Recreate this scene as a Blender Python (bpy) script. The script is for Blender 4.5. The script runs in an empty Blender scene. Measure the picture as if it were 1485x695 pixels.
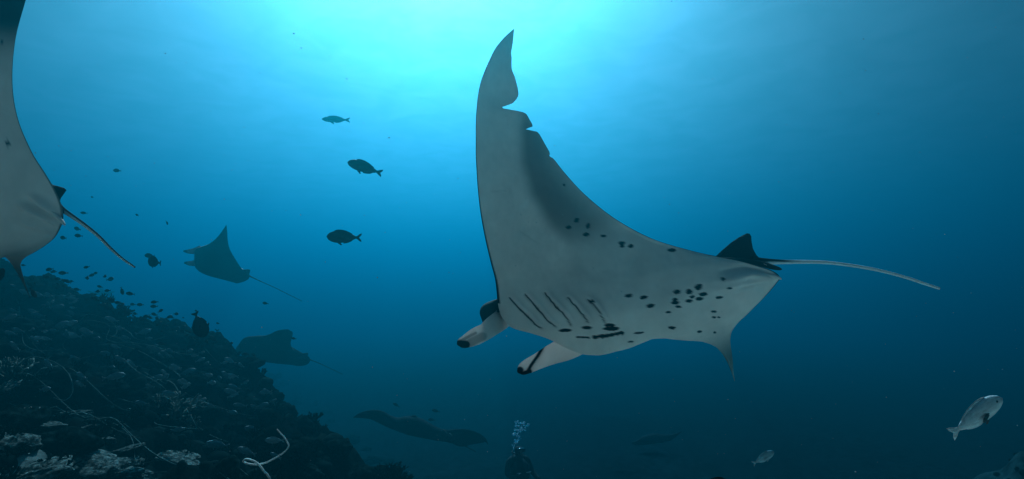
import bpy, bmesh, math, random
import numpy as np
from mathutils import Vector, Matrix, Quaternion

random.seed(7)
rng = np.random.default_rng(11)
sc = bpy.context.scene
COL = sc.collection
R = math.radians

# ------------------------------------------------------------------ camera
FPX, CX, CY = 810.0, 742.5, 347.5          # focal length and centre in photograph pixels (1485 x 695)
PITCH = R(8)
cam = bpy.data.cameras.new('camera')
camo = bpy.data.objects.new('camera', cam)
COL.objects.link(camo)
sc.camera = camo
cam.sensor_width = 36
cam.lens = 36 * FPX / 1485
cam.clip_start = 0.05
cam.clip_end = 2000
camo.rotation_euler = (R(90) + PITCH, 0, 0)
CR = Vector((1, 0, 0))
CU = Vector((0, -math.sin(PITCH), math.cos(PITCH)))
CF = Vector((0, math.cos(PITCH), math.sin(PITCH)))

# ------------------------------------------------------------------ world and sun
SUN_EL, SUN_AZ = R(45), R(-8.5)
world = bpy.data.worlds.new('World')
sc.world = world
world.use_nodes = True
wn = world.node_tree
sky = wn.nodes.new('ShaderNodeTexSky')
sky.sky_type = 'NISHITA'
sky.sun_disc = False
sky.sun_elevation = SUN_EL
sky.sun_rotation = SUN_AZ
sky.dust_density = 7.5
sky.air_density = 0.06
sky.ozone_density = 10.0
wn.links.new(sky.outputs[0], wn.nodes['Background'].inputs[0])
wn.nodes['Background'].inputs[1].default_value = 0.051
sun = bpy.data.lights.new('sun', 'SUN')
sun.energy = 5.0
sun.angle = R(0.6)
sun.color = (1, .92, .82)
suno = bpy.data.objects.new('sun', sun)
COL.objects.link(suno)
SUND = Vector((math.sin(SUN_AZ) * math.cos(SUN_EL), math.cos(SUN_AZ) * math.cos(SUN_EL), math.sin(SUN_EL)))
suno.rotation_euler = SUND.to_track_quat('Z', 'Y').to_euler()
sc.view_settings.view_transform = 'Standard'
sc.view_settings.look = 'None'
sc.view_settings.gamma = 1
sc.view_settings.exposure = 0.2
sc.cycles.use_denoising = True
sc.cycles.volume_bounces = 0
sc.cycles.max_bounces = 5
sc.cycles.diffuse_bounces = 3

WATER = dict(top=9.4, density=.14, color=(.001, .194, .264), absorb=(.14, .575, .91), g=.815)


# ------------------------------------------------------------------ helpers
def P(px, py, d):
    """A photograph pixel at distance d (metres along the viewing axis) as a world point."""
    return (CR * ((px - CX) / FPX) + CU * (-(py - CY) / FPX) + CF) * d


def Pn(px, py, d):
    """The same for arrays."""
    px, py, d = np.asarray(px, float), np.asarray(py, float), np.asarray(d, float)
    a, b = (px - CX) / FPX * d, -(py - CY) / FPX * d
    return np.stack([a, d * CF.y + b * CU.y, d * CF.z + b * CU.z], -1)


def unproj(v):
    """World points (n,3) to photograph pixels."""
    c = v[:, 1] * CF.y + v[:, 2] * CF.z
    u = v[:, 1] * CU.y + v[:, 2] * CU.z
    return np.stack([CX + FPX * v[:, 0] / c, CY - FPX * u / c], -1)


def hash2(i, j, s):
    h = (i * 374761393 + j * 668265263 + s * 1442695041) & 0xffffffff
    h = ((h ^ (h >> 13)) * 1274126177) & 0xffffffff
    return ((h ^ (h >> 16)) & 0xffff) / 65535.0


def vnoise(x, y, s=0):
    xi, yi = np.floor(x).astype(np.int64), np.floor(y).astype(np.int64)
    fx, fy = x - xi, y - yi
    fx, fy = fx * fx * (3 - 2 * fx), fy * fy * (3 - 2 * fy)
    a, b = hash2(xi, yi, s), hash2(xi + 1, yi, s)
    c, d = hash2(xi, yi + 1, s), hash2(xi + 1, yi + 1, s)
    return (a + (b - a) * fx) * (1 - fy) + (c + (d - c) * fx) * fy - .5


def fbm(x, y, octs, s=0, gain=.5):
    t, a, f = 0, 1.0, 1.0
    for o in range(octs):
        t = t + a * vnoise(x * f + o * 17.3, y * f + o * 9.1, s + o)
        a *= gain
        f *= 2.03
    return t


def sstep(a, b, x):
    t = np.clip((x - a) / (b - a), 0, 1)
    return t * t * (3 - 2 * t)


def mesh(name, v, f, smooth=True):
    m = bpy.data.meshes.new(name)
    m.from_pydata([tuple(p) for p in v], [], f)
    if smooth:
        m.polygons.foreach_set('use_smooth', [True] * len(m.polygons))
    m.update()
    return m


def obj(name, data, mat=None, parent=None):
    o = bpy.data.objects.new(name, data)
    COL.objects.link(o)
    if mat is not None and not data.materials:
        data.materials.append(mat)
    if parent is not None:
        o.parent = parent
    return o


def tag(o, label=None, cat=None, group=None, kind=None):
    for k, v in (('label', label), ('category', cat), ('group', group), ('kind', kind)):
        if v:
            o[k] = v
    return o


def empty(name, loc=(0, 0, 0)):
    o = bpy.data.objects.new(name, None)
    o.location = loc
    o.empty_display_size = .1
    COL.objects.link(o)
    return o


def copy_tree(o, parent=None):
    c = o.copy()
    COL.objects.link(c)
    c.parent = parent
    for ch in o.children:
        copy_tree(ch, c)
    return c


def setcol(m, cols):
    a = m.color_attributes.new('skin', 'FLOAT_COLOR', 'POINT')
    c = np.ones((len(m.vertices), 4), np.float32)
    c[:, :3] = cols
    a.data.foreach_set('color', c.ravel())


# ------------------------------------------------------------------ materials
def pmat(name, col=None, rough=.7, spec=.3, attr=None, n_scale=8, n_amt=.35, bump=.0, b_scale=30, coord='Object', tint=None):
    m = bpy.data.materials.new(name)
    m.use_nodes = True
    nt = m.node_tree
    b = nt.nodes['Principled BSDF']
    b.inputs['Roughness'].default_value = rough
    b.inputs['Specular IOR Level'].default_value = spec
    tc = nt.nodes.new('ShaderNodeTexCoord')
    nz = nt.nodes.new('ShaderNodeTexNoise')
    nz.inputs['Scale'].default_value = n_scale
    nz.inputs['Detail'].default_value = 6
    nz.inputs['Roughness'].default_value = .65
    nt.links.new(tc.outputs[coord], nz.inputs['Vector'])
    mr = nt.nodes.new('ShaderNodeMapRange')
    mr.inputs[1].default_value = .3
    mr.inputs[2].default_value = .7
    mr.inputs[3].default_value = 1 - n_amt
    mr.inputs[4].default_value = 1 + n_amt
    nt.links.new(nz.outputs['Fac'], mr.inputs[0])
    mx = nt.nodes.new('ShaderNodeMix')
    mx.data_type = 'RGBA'
    mx.blend_type = 'MULTIPLY'
    mx.inputs['Factor'].default_value = 1
    if attr:
        at = nt.nodes.new('ShaderNodeAttribute')
        at.attribute_name = attr
        nt.links.new(at.outputs['Color'], mx.inputs['A'])
    elif tint:
        n2 = nt.nodes.new('ShaderNodeTexNoise')
        n2.inputs['Scale'].default_value = n_scale * .37
        n2.inputs['Detail'].default_value = 4
        nt.links.new(tc.outputs[coord], n2.inputs['Vector'])
        rp = nt.nodes.new('ShaderNodeValToRGB')
        rp.color_ramp.elements[0].position = .42
        rp.color_ramp.elements[1].position = .66
        rp.color_ramp.elements[0].color = (*col, 1)
        rp.color_ramp.elements[1].color = (*tint, 1)
        nt.links.new(n2.outputs['Fac'], rp.inputs['Fac'])
        nt.links.new(rp.outputs['Color'], mx.inputs['A'])
    else:
        mx.inputs['A'].default_value = (*col, 1)
    nt.links.new(mr.outputs[0], mx.inputs['B'])
    nt.links.new(mx.outputs['Result'], b.inputs['Base Color'])
    if bump:
        bz = nt.nodes.new('ShaderNodeTexNoise')
        bz.inputs['Scale'].default_value = b_scale
        bz.inputs['Detail'].default_value = 6
        nt.links.new(tc.outputs[coord], bz.inputs['Vector'])
        bp = nt.nodes.new('ShaderNodeBump')
        bp.inputs['Strength'].default_value = bump
        bp.inputs['Distance'].default_value = .02
        nt.links.new(bz.outputs['Fac'], bp.inputs['Height'])
        nt.links.new(bp.outputs['Normal'], b.inputs['Normal'])
    return m


M_SKIN = pmat('ray_skin', attr='skin', rough=.8, spec=.03, n_scale=5, n_amt=.07, bump=.03, b_scale=60)
M_FIN = pmat('thin_fin_skin', attr='skin', rough=.7, spec=.15, n_scale=5, n_amt=.07)
_nt = M_FIN.node_tree
_p, _o = _nt.nodes['Principled BSDF'], _nt.nodes['Material Output']
_tr, _ms = _nt.nodes.new('ShaderNodeBsdfTranslucent'), _nt.nodes.new('ShaderNodeMixShader')
_ms.inputs[0].default_value = .45
_nt.links.new(_p.inputs['Base Color'].links[0].from_socket, _tr.inputs['Color'])
_nt.links.new(_p.outputs[0], _ms.inputs[1])
_nt.links.new(_tr.outputs[0], _ms.inputs[2])
_nt.links.new(_ms.outputs[0], _o.inputs['Surface'])
M_RAYDARK = pmat('ray_back', (.014, .018, .022), rough=.75, spec=.12, n_amt=.25)
M_SLIT = pmat('gill_slit_flesh', (.03, .028, .028), rough=.7)
M_SEABED = pmat('seabed_rock', attr='skin', rough=.95, spec=0, n_scale=5, n_amt=.55, bump=.8, b_scale=14)
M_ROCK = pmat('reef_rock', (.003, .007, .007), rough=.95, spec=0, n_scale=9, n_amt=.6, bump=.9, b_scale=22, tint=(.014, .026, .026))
M_PALEROCK = pmat('pale_rock', (.03, .04, .038), rough=.95, spec=.08, n_scale=14, n_amt=.8, bump=1, b_scale=26, tint=(.26, .32, .30))
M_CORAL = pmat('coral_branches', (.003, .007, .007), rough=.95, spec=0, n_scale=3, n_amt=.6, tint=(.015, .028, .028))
M_PALECORAL = pmat('pale_coral', (.09, .12, .11), rough=.95, spec=.05, n_scale=12, n_amt=.5, tint=(.3, .3, .26))
M_WHIP = pmat('sea_whip_stem', (.09, .15, .145), rough=.9, spec=.1, n_scale=20, n_amt=.6)
M_WIRE = pmat('wire_coral_stem', (.92, .88, .84), rough=.85, spec=.1, n_scale=60, n_amt=.3)
M_FBLACK = pmat('black_fish', (.012, .016, .02), rough=.5, spec=.25, n_amt=.3)
M_FDARK = pmat('dark_fish', (.035, .042, .046), rough=.5, spec=.3, n_amt=.35, coord='Generated')
M_FGREY = pmat('grey_fish', (.22, .25, .26), rough=.45, spec=.35, n_amt=.35, coord='Generated')
M_FSILVER = pmat('silver_fish', (.62, .64, .65), rough=.4, spec=.5, n_amt=.25, n_scale=7, coord='Generated', tint=(.9, .88, .86))
M_EYE = pmat('fish_eye', (.005, .005, .006), rough=.15, spec=.6, n_amt=.05)
M_SUIT = pmat('neoprene', (.012, .014, .016), rough=.85, spec=.2, n_amt=.3)
M_STEEL = pmat('cylinder_paint', (.10, .11, .12), rough=.4, spec=.5, n_amt=.2)
M_PALESTRAP = pmat('reflective_strap', (.75, .77, .78), rough=.4, spec=.5, n_amt=.1)
M_BUB = bpy.data.materials.new('air_bubble')
M_BUB.use_nodes = True
_b = M_BUB.node_tree.nodes['Principled BSDF']
_b.inputs['Base Color'].default_value = (.9, .95, .97, 1)
_b.inputs['Roughness'].default_value = .05
_b.inputs['Transmission Weight'].default_value = .75
_b.inputs['Specular IOR Level'].default_value = .9
_nz = M_BUB.node_tree.nodes.new('ShaderNodeTexNoise')
_nz.inputs['Scale'].default_value = 40
_bp = M_BUB.node_tree.nodes.new('ShaderNodeBump')
_bp.inputs['Strength'].default_value = .3
M_BUB.node_tree.links.new(_nz.outputs['Fac'], _bp.inputs['Height'])
M_BUB.node_tree.links.new(_bp.outputs['Normal'], _b.inputs['Normal'])

# ------------------------------------------------------------------ water
S = 200


def water():
    v = [(x, y, z) for z in (-9, WATER['top']) for y in (-S, S) for x in (-S, S)]
    m = mesh('haze', v, [(0, 2, 3, 1), (4, 5, 7, 6), (0, 1, 5, 4), (2, 6, 7, 3), (0, 4, 6, 2), (1, 3, 7, 5)], False)
    mt = bpy.data.materials.new('sea_water')
    mt.use_nodes = True
    nt = mt.node_tree
    nt.nodes.clear()
    out = nt.nodes.new('ShaderNodeOutputMaterial')
    vol = nt.nodes.new('ShaderNodeVolumePrincipled')
    vol.inputs['Color'].default_value = (*WATER['color'], 1)
    vol.inputs['Density'].default_value = WATER['density']
    vol.inputs['Anisotropy'].default_value = WATER['g']
    vol.inputs['Absorption Color'].default_value = (*WATER['absorb'], 1)
    nt.links.new(vol.outputs[0], out.inputs['Volume'])
    tag(obj('haze', m, mt), 'blue sea water filling the whole scene', 'water', kind='stuff')


water()


def water_surface():
    """The choppy surface overhead: a noise tint stands in for wave focusing, which breaks the sunlight into shafts."""
    xs = np.concatenate([[-S + 4], np.linspace(-40, 40, 81), [S - 4]])
    X, Y = np.meshgrid(xs, xs)
    Z = WATER['top'] - .35 + .10 * fbm(X * .4, Y * .4, 3, 2)
    n = len(xs)
    v = np.stack([X, Y, Z], -1).reshape(-1, 3)
    i = (np.arange(n - 1)[:, None] * n + np.arange(n - 1)[None]).ravel()
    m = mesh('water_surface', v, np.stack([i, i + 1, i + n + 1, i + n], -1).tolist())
    mt = bpy.data.materials.new('sea_surface')
    mt.use_nodes = True
    nt = mt.node_tree
    nt.nodes.clear()
    out, tr = nt.nodes.new('ShaderNodeOutputMaterial'), nt.nodes.new('ShaderNodeBsdfTransparent')
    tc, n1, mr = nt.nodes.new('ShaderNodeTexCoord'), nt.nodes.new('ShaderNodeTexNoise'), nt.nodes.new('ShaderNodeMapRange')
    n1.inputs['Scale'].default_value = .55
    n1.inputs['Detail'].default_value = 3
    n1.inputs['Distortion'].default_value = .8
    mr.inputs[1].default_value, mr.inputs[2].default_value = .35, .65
    mr.inputs[3].default_value, mr.inputs[4].default_value = .84, 1.0  # noise in the transparency colour imitates light broken up by waves
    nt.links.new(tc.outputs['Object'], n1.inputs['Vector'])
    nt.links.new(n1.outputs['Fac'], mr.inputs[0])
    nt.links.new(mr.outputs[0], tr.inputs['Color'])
    nt.links.new(tr.outputs[0], out.inputs['Surface'])
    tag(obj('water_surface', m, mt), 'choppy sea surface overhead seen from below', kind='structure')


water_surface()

# ------------------------------------------------------------------ seabed
EX = np.array([-30, -8.2, -6.6, -5.2, -4.2, -3.6, -3.1, -2.7, -2.1, -1.4, -.7, 0, 1.5, 3])
EY = np.array([9.6, 9.2, 9.1, 9.0, 8.6, 8.2, 8.0, 7.4, 6.9, 6.3, 5.4, 4.6, 2.5, 0])


def reef_mask(x, y):
    e = np.interp(x, EX, EY) + .45 * fbm(x * .9, y * .9, 3, 40)
    return sstep(-.75, .15, e - y)


def terrain(x, y):
    x, y = np.asarray(x, float), np.asarray(y, float)
    fl = -3.25 - .35 * sstep(8, 12, y) + .22 * fbm(x * .35, y * .35, 3, 3) + .10 * fbm(x * 1.6, y * 1.6, 4, 5)
    fl = fl + (1.5 + .8 * fbm(x * 1.7, y * 1.7, 3, 15)) * sstep(5.7, 9.0, x - .35 * (y - 8) + .5 * fbm(x * .5, y * .5, 2, 8)) * sstep(1, 6, y) * sstep(13, 8.5, y)
    rf = -2.44 - .313 * x + .06 * y
    rf = np.minimum(rf, 1.0 + .12 * (rf - 1.0))
    w = reef_mask(x, y) * sstep(3.2, .6, x)
    lump = .42 * np.abs(fbm(x * .9, y * .9, 2, 20)) + .36 * fbm(x * 1.9, y * 1.9, 4, 25, .55) + .20 * np.abs(fbm(x * 5, y * 5, 3, 30)) - .08
    return fl + w * (np.maximum(rf - fl, 0) + lump)


def seabed():
    def axis(lo, hi, step, far):
        a = np.arange(lo, hi + 1e-6, step)
        r = hi + np.cumsum(step * 1.22 ** np.arange(1, 40))
        l = lo - np.cumsum(step * 1.22 ** np.arange(1, 40))
        r, l = r[r < far], l[l > -far]
        return np.concatenate([[-far], l[::-1], a, r, [far]])
    xs, ys = axis(-12.5, 11, .06, 190), axis(.5, 13, .06, 190)
    X, Y = np.meshgrid(xs, ys)
    Z = terrain(X, Y)
    nx, ny = len(xs), len(ys)
    v = np.stack([X, Y, Z], -1).reshape(-1, 3)
    i = np.arange(ny - 1)[:, None] * nx + np.arange(nx - 1)[None]
    f = np.stack([i, i + 1, i + nx + 1, i + nx], -1).reshape(-1, 4)
    m = bpy.data.meshes.new('seabed')
    m.vertices.add(len(v))
    m.vertices.foreach_set('co', v.ravel())
    m.loops.add(f.size)
    m.loops.foreach_set('vertex_index', f.ravel())
    m.polygons.add(len(f))
    m.polygons.foreach_set('loop_start', np.arange(len(f)) * 4)
    m.polygons.foreach_set('use_smooth', np.ones(len(f), bool))
    m.update()
    x, y = v[:, 0], v[:, 1]
    rm = reef_mask(x, y) * sstep(3.2, .6, x)
    n = fbm(x * .9, y * .9, 4, 60)
    bounce_sand = sstep(9.8, 8.8, y + 1.2 * n) * np.maximum(sstep(.5, .1, rm), sstep(1.5, .9, y + .6 * n)) * sstep(5.9, 5.2, x - np.maximum(0, 3 - y) * 6 + n)  # bright floor out of view, shaped to bounce light onto the bellies
    bounce_sand = bounce_sand * sstep(-34, -30, y) * np.maximum(sstep(-.5, .8, x), sstep(1.5, .9, y + .6 * n) * sstep(-9, -7, x))
    pocket = sstep(.06, .20, fbm(x * 1.5, y * 1.5, 3, 77)) * rm * sstep(4.7, 4.1, y) * sstep(-1.6, -2.2, x) * .8
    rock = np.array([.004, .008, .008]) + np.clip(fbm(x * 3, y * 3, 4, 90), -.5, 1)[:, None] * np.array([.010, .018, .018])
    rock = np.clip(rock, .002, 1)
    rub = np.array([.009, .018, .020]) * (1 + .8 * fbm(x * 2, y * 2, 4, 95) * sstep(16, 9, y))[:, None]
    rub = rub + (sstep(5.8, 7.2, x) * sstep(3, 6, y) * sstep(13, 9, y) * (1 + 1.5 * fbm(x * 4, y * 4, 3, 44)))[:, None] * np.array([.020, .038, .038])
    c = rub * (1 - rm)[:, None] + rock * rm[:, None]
    c = c * (1 - bounce_sand)[:, None] + np.array([.88, .67, .54]) * bounce_sand[:, None]
    c = c * (1 - pocket)[:, None] + np.array([.20, .24, .23]) * pocket[:, None]
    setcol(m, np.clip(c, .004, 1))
    tag(obj('seabed', m, M_SEABED), 'dark coral reef slope falling to a sea floor with an unseen sandy bounce area added', kind='structure')


seabed()


# ------------------------------------------------------------------ tubes, blades, paddles
def tube(pts, rad, sides=6, cap=True, flat=1.0, up=None):
    """Verts and faces of a tapered tube along pts; flat squashes the section along the up vector."""
    pts = [Vector(p) for p in pts]
    n = len(pts)
    v, f = [], []
    prev = None
    for i, p in enumerate(pts):
        t = (pts[min(i + 1, n - 1)] - pts[max(i - 1, 0)]).normalized()
        if up is not None:
            b = t.cross(Vector(up)).normalized()
        elif prev is None:
            b = t.orthogonal().normalized()
        else:
            b = (prev - t * prev.dot(t)).normalized()
        prev = b
        c = t.cross(b)
        for k in range(sides):
            a = 2 * math.pi * k / sides
            v.append(p + b * math.cos(a) * rad[i] + c * math.sin(a) * rad[i] * flat)
    for i in range(n - 1):
        for k in range(sides):
            k2 = (k + 1) % sides
            f.append((i * sides + k, i * sides + k2, (i + 1) * sides + k2, (i + 1) * sides + k))
    if cap:
        f.append(tuple(range(sides))[::-1])
        f.append(tuple((n - 1) * sides + k for k in range(sides)))
    return v, f


def crom(keys, n):
    """Catmull-Rom resample of rows of numbers to n rows."""
    k = np.asarray(keys, float)
    t = np.linspace(0, len(k) - 1, n)
    i = np.clip(np.floor(t).astype(int), 0, len(k) - 2)
    u = (t - i)[:, None]
    p0, p1, p2, p3 = k[np.maximum(i - 1, 0)], k[i], k[i + 1], k[np.minimum(i + 2, len(k) - 1)]
    return .5 * (2 * p1 + (p2 - p0) * u + (2 * p0 - 5 * p1 + 4 * p2 - p3) * u * u + (3 * p1 - p0 - 3 * p2 + p3) * u ** 3)


def pxtube(keys, n, sides=8, flat=1.0, up=None):
    """keys: px, py, distance, radius in metres."""
    r = crom(keys, n)
    return tube([P(a, b, d) for a, b, d, _ in r], [max(q, .0004) for q in r[:, 3]], sides, True, flat, up), r


def blade(outline, thick):
    """A thin fin with a lens section: outline of Vectors, tapering to the rim."""
    o = [Vector(p) for p in outline]
    c = sum(o, Vector()) / len(o)
    nrm = Vector((0, 0, 0))
    for i in range(len(o)):
        nrm += (o[i] - c).cross(o[(i + 1) % len(o)] - c)
    nrm.normalize()
    n = len(o)
    v = list(o)
    for s in (.75, .4):
        for sg in (1, -1):
            v += [c + (p - c) * s + nrm * sg * thick * (1 - s) for p in o]
    v += [c + nrm * thick * .75, c - nrm * thick * .75]
    f = []
    A, B, C_, D = n, 2 * n, 3 * n, 4 * n
    for i in range(n):
        j = (i + 1) % n
        f += [(i, j, A + j, A + i), (j, i, B + i, B + j), (A + i, A + j, C_ + j, C_ + i), (B + j, B + i, D + i, D + j),
              (C_ + i, C_ + j, 5 * n), (D + j, D + i, 5 * n + 1)]
    return v, f


# ------------------------------------------------------------------ manta rays
PALE = np.array([.95, .79, .73])
DARK = np.array([.008, .011, .014])


def crom_at(keys, t):
    k = np.asarray(keys, float)
    i = np.clip(np.floor(t).astype(int), 0, len(k) - 2)
    u = (t - i)[:, None]
    p0, p1, p2, p3 = k[np.maximum(i - 1, 0)], k[i], k[i + 1], k[np.minimum(i + 2, len(k) - 1)]
    return .5 * (2 * p1 + (p2 - p0) * u + (2 * p0 - 5 * p1 + 4 * p2 - p3) * u * u + (3 * p1 - p0 - 3 * p2 + p3) * u ** 3)


def ray_disc(rows, ns, nc, notch=None):
    """rows from wing tip to wing tip: leading-edge px, py, distance, trailing-edge px, py, distance, near bulge, far bulge.
    notch: (trailing-edge py, fraction of the chord left) for tears in the trailing edge.
    Returns the near and far surfaces, the normals, the chord fractions and the stations."""
    k = np.asarray(rows, float)
    step = np.maximum(np.hypot(*(np.diff(k[:, :2], axis=0).T)), np.hypot(*(np.diff(k[:, 3:5], axis=0).T)))
    cum = np.concatenate([[0], np.cumsum(step)])
    t = np.interp(np.linspace(0, cum[-1], ns), cum, np.arange(len(k)))
    r = crom_at(k, t)
    s0 = .5 - .5 * np.cos(np.linspace(0, math.pi, nc))
    s = np.tile(s0, (ns, 1))
    if notch is not None:
        na = np.asarray(notch, float)
        up = np.arange(ns) < ns * .6
        kk = np.where(up, np.interp(r[:, 4], na[:, 0], na[:, 1]), 1.0)
        s = s * kk[:, None]
    L, T = Pn(r[:, 0], r[:, 1], r[:, 2]), Pn(r[:, 3], r[:, 4], r[:, 5])
    flat = L[:, None] * (1 - s0)[None, :, None] + T[:, None] * s0[None, :, None]
    gu, gv = np.gradient(flat, axis=0), np.gradient(flat, axis=1)
    n = np.cross(gu, gv)
    n /= np.linalg.norm(n, axis=-1, keepdims=True) + 1e-12
    kern = np.hanning(25) / np.hanning(25).sum()
    pad = np.pad(n, ((12, 12), (0, 0), (0, 0)), 'edge')
    n = sum(kern[q] * pad[q:q + ns] for q in range(25))
    n /= np.linalg.norm(n, axis=-1, keepdims=True) + 1e-12
    mid = L[:, None] * (1 - s)[..., None] + T[:, None] * s[..., None]
    view = -mid / np.linalg.norm(mid, axis=-1, keepdims=True)
    if (n * view).sum() < 0:
        n = -n
    prof = np.sqrt(s) * (1 - s) ** 1.05 / .386
    edge = np.minimum(np.arange(ns), np.arange(ns)[::-1]) / (ns * .03)
    ef = np.clip(edge, 0, 1)[:, None] ** .5
    A = mid + n * (r[:, 6][:, None] * prof * ef)[..., None]
    B = mid - n * (r[:, 7][:, None] * prof * ef)[..., None]
    return A, B, n, s0, r


def close_disc(A, B, colA, colB):
    ns, nc = A.shape[:2]
    ia = np.arange(ns * nc).reshape(ns, nc)
    ib = ia.copy()
    inner = np.zeros((ns, nc), bool)
    inner[1:-1, 1:-1] = True
    ib[inner] = ns * nc + np.arange(inner.sum())
    v = np.concatenate([A.reshape(-1, 3), B[inner]])
    c = np.concatenate([colA.reshape(-1, 3), colB[inner]])
    f = []
    for g, rev in ((ia, 0), (ib, 1)):
        q = np.stack([g[:-1, :-1], g[:-1, 1:], g[1:, 1:], g[1:, :-1]], -1).reshape(-1, 4)
        f.append(q[:, ::-1] if rev else q)
    return v, np.concatenate(f).tolist(), c


def rooted(name, origin):
    """An Empty at the thing's base; parts are given in world coordinates and moved under it."""
    e = empty(name, origin)
    return e


def part(name, v, f, mat, root, cols=None, smooth=True, label=None):
    o0 = root.location
    m = mesh(name, [Vector(p) - o0 for p in v], f, smooth)
    if cols is not None:
        setcol(m, cols)
    o = obj(name, m, mat, root)
    if label:
        o['label'] = label
    return o


def fin_paddle(root, keys, n, flat, up, dark_from, name='cephalic_fin', base=None, marks=()):
    """A flattened head lobe; marks: (polyline in pixels, half width, amount) of its own dark pattern."""
    K = 64
    (v, f), r = pxtube(keys, n, K, flat, up)
    u = np.repeat(np.linspace(0, 1, n), K)
    a = np.tile(np.arange(K) / K, n)
    d = sstep(dark_from, dark_from + .06, u + .03 * np.sin(a * 6.28))
    if marks:
        q = unproj(np.array([tuple(p) for p in v]))
        d = d * 0
        for line, wid, amt in marks:
            e, _ = pdist(q, line)
            d = np.maximum(d, sstep(wid * 1.25, wid * .75, e) * amt)
    b = PALE if base is None else np.array(base)
    c = b[None] * (1 - d)[:, None] + DARK[None] * d[:, None]
    return part(name, v, f, M_FIN, root, c)


def pdist(q, line):
    """Distance in pixels from points q (n,2) to a polyline, and the parameter along it (0..1)."""
    best, par = np.full(len(q), 1e9), np.zeros(len(q))
    m = len(line) - 1
    for i in range(m):
        a, b = np.array(line[i], float), np.array(line[i + 1], float)
        ab = b - a
        t = np.clip(((q - a) @ ab) / (ab @ ab), 0, 1)
        d = np.linalg.norm(q - a - t[:, None] * ab, axis=1)
        k = d < best
        best[k], par[k] = d[k], (i + t[k]) / m
    return best, par


# --- the large manta banking over the camera, belly and wing towards it
MAIN = [
    (745, 42, 2.80, 745.5, 43, 2.80, 0, 0), (737, 49, 2.79, 744.5, 54, 2.80, .003, .003), (728, 58, 2.78, 743, 68, 2.80, .005, .005),
    (718, 71, 2.77, 742, 80, 2.80, .007, .007), (710, 87, 2.77, 743, 92, 2.81, .008, .009), (703, 103, 2.77, 746, 107, 2.82, .009, .011),
    (697, 120, 2.77, 750.5, 124, 2.84, .010, .013), (693, 140, 2.78, 757, 144, 2.86, .011, .015), (691, 160, 2.785, 766, 162, 2.87, .012, .017),
    (690, 180, 2.795, 775, 181, 2.90, .013, .020), (690, 203, 2.81, 787, 203, 2.93, .014, .022), (690, 226, 2.825, 801, 227, 2.965, .015, .026), (691, 245, 2.84, 820, 252, 3.01, .017, .030),
    (693, 275, 2.88, 850, 284, 3.06, .020, .04), (697, 310, 2.92, 893, 318, 3.12, .026, .055), (704, 348, 2.96, 945, 346, 3.20, .035, .075),
    (712, 382, 3.00, 1000, 363, 3.27, .05, .10), (718, 405, 3.03, 1040, 372, 3.31, .062, .13), (720.5, 425, 3.05, 1075, 379, 3.34, .073, .155),
    (722, 440, 3.06, 1100, 386, 3.37, .082, .175), (727, 458, 3.07, 1118, 392, 3.39, .09, .19), (740, 474, 3.08, 1128, 398, 3.41, .092, .20),
    (765, 481, 3.12, 1131, 404, 3.43, .09, .20), (795, 491, 3.18, 1127, 410, 3.47, .082, .19), (825, 506, 3.27, 1117, 422, 3.53, .07, .16),
    (850, 512, 3.38, 1106, 434, 3.60, .055, .13), (885, 501, 3.54, 1094, 446, 3.69, .042, .10), (920, 494, 3.70, 1083, 457, 3.80, .032, .075),
    (960, 490, 3.88, 1072, 467, 3.93, .025, .055), (1000, 490, 4.05, 1063, 478, 4.08, .018, .04), (1022, 494, 4.15, 1060, 486, 4.16, .014, .03),
    (1040, 505, 4.25, 1059, 497, 4.25, .010, .022), (1053, 522, 4.34, 1060, 513, 4.34, .006, .014), (1060, 538, 4.42, 1063, 535, 4.42, .003, .008),
    (1065, 553, 4.5, 1066, 553, 4.5, 0, 0)]
NOTCH = [(40, 1), (60, 1), (76, .95), (84, 1), (92, .96), (101, .93), (112, .99), (128, .985), (138, .95), (145, .86), (151, .74), (156, .52), (158, .44), (159.5, .56), (161.5, .80), (163.5, .91), (166, .945),
         (173, .955), (180, .965), (183.5, .955), (186, .86), (187.5, .80), (189, .87), (191, .985), (195, 1), (198, 1), (220, 1), (224, .985), (227, .95), (229, .99), (234, 1), (400, 1)]
SPOTS = [(825, 330, 4.5, 2.6), (853, 328, 3, 4), (850, 340.5, 4.5, 3), (875, 342.6, 4.5, 2), (901.5, 352.7, 5, 2.8), (902, 357, 3.4, 2), (914.5, 357, 4, 3),
         (836, 321, 3.4, 2), (818, 268, 1.8, 1.8), (837, 318, 3, 2), (974, 363, 6, 2.5), (911, 428.6, 6, 3), (934.5, 432, 6.2, 3), (945, 445, 6.2, 3.4),
         (982.7, 424, 5, 3.4), (999.6, 423, 5, 3.7), (1012, 416, 5.6, 4.5), (1020.4, 427, 6.5, 3.3), (1004, 431, 3.6, 2.7), (1014.7, 434, 6.2, 3), (980.5, 435, 4, 2.5),
         (981, 440.5, 5.6, 3), (1000, 437, 5.2, 2.6), (985, 446.6, 4.6, 2), (1045, 404, 2.9, 2.6), (1055, 416.4, 4, 1.8), (1043.5, 432.6, 5, 2.4), (1037, 454, 4, 1.6),
         (1036, 461.7, 3, 1.4), (970.8, 455, 4, 1.8), (974.7, 475.8, 5, 2), (1014, 479, 4, 1.6), (1036, 480.4, 2.2, 1.5), (1043, 461, 2, 1.2), (820, 479.7, 10, 2.6),
         (851.5, 475.8, 8, 2.8), (884, 471.4, 8.5, 2.6), (886.4, 476.5, 12, 3), (928, 485.8, 8, 1.5), (915, 497, 5, 1.2)]
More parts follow.
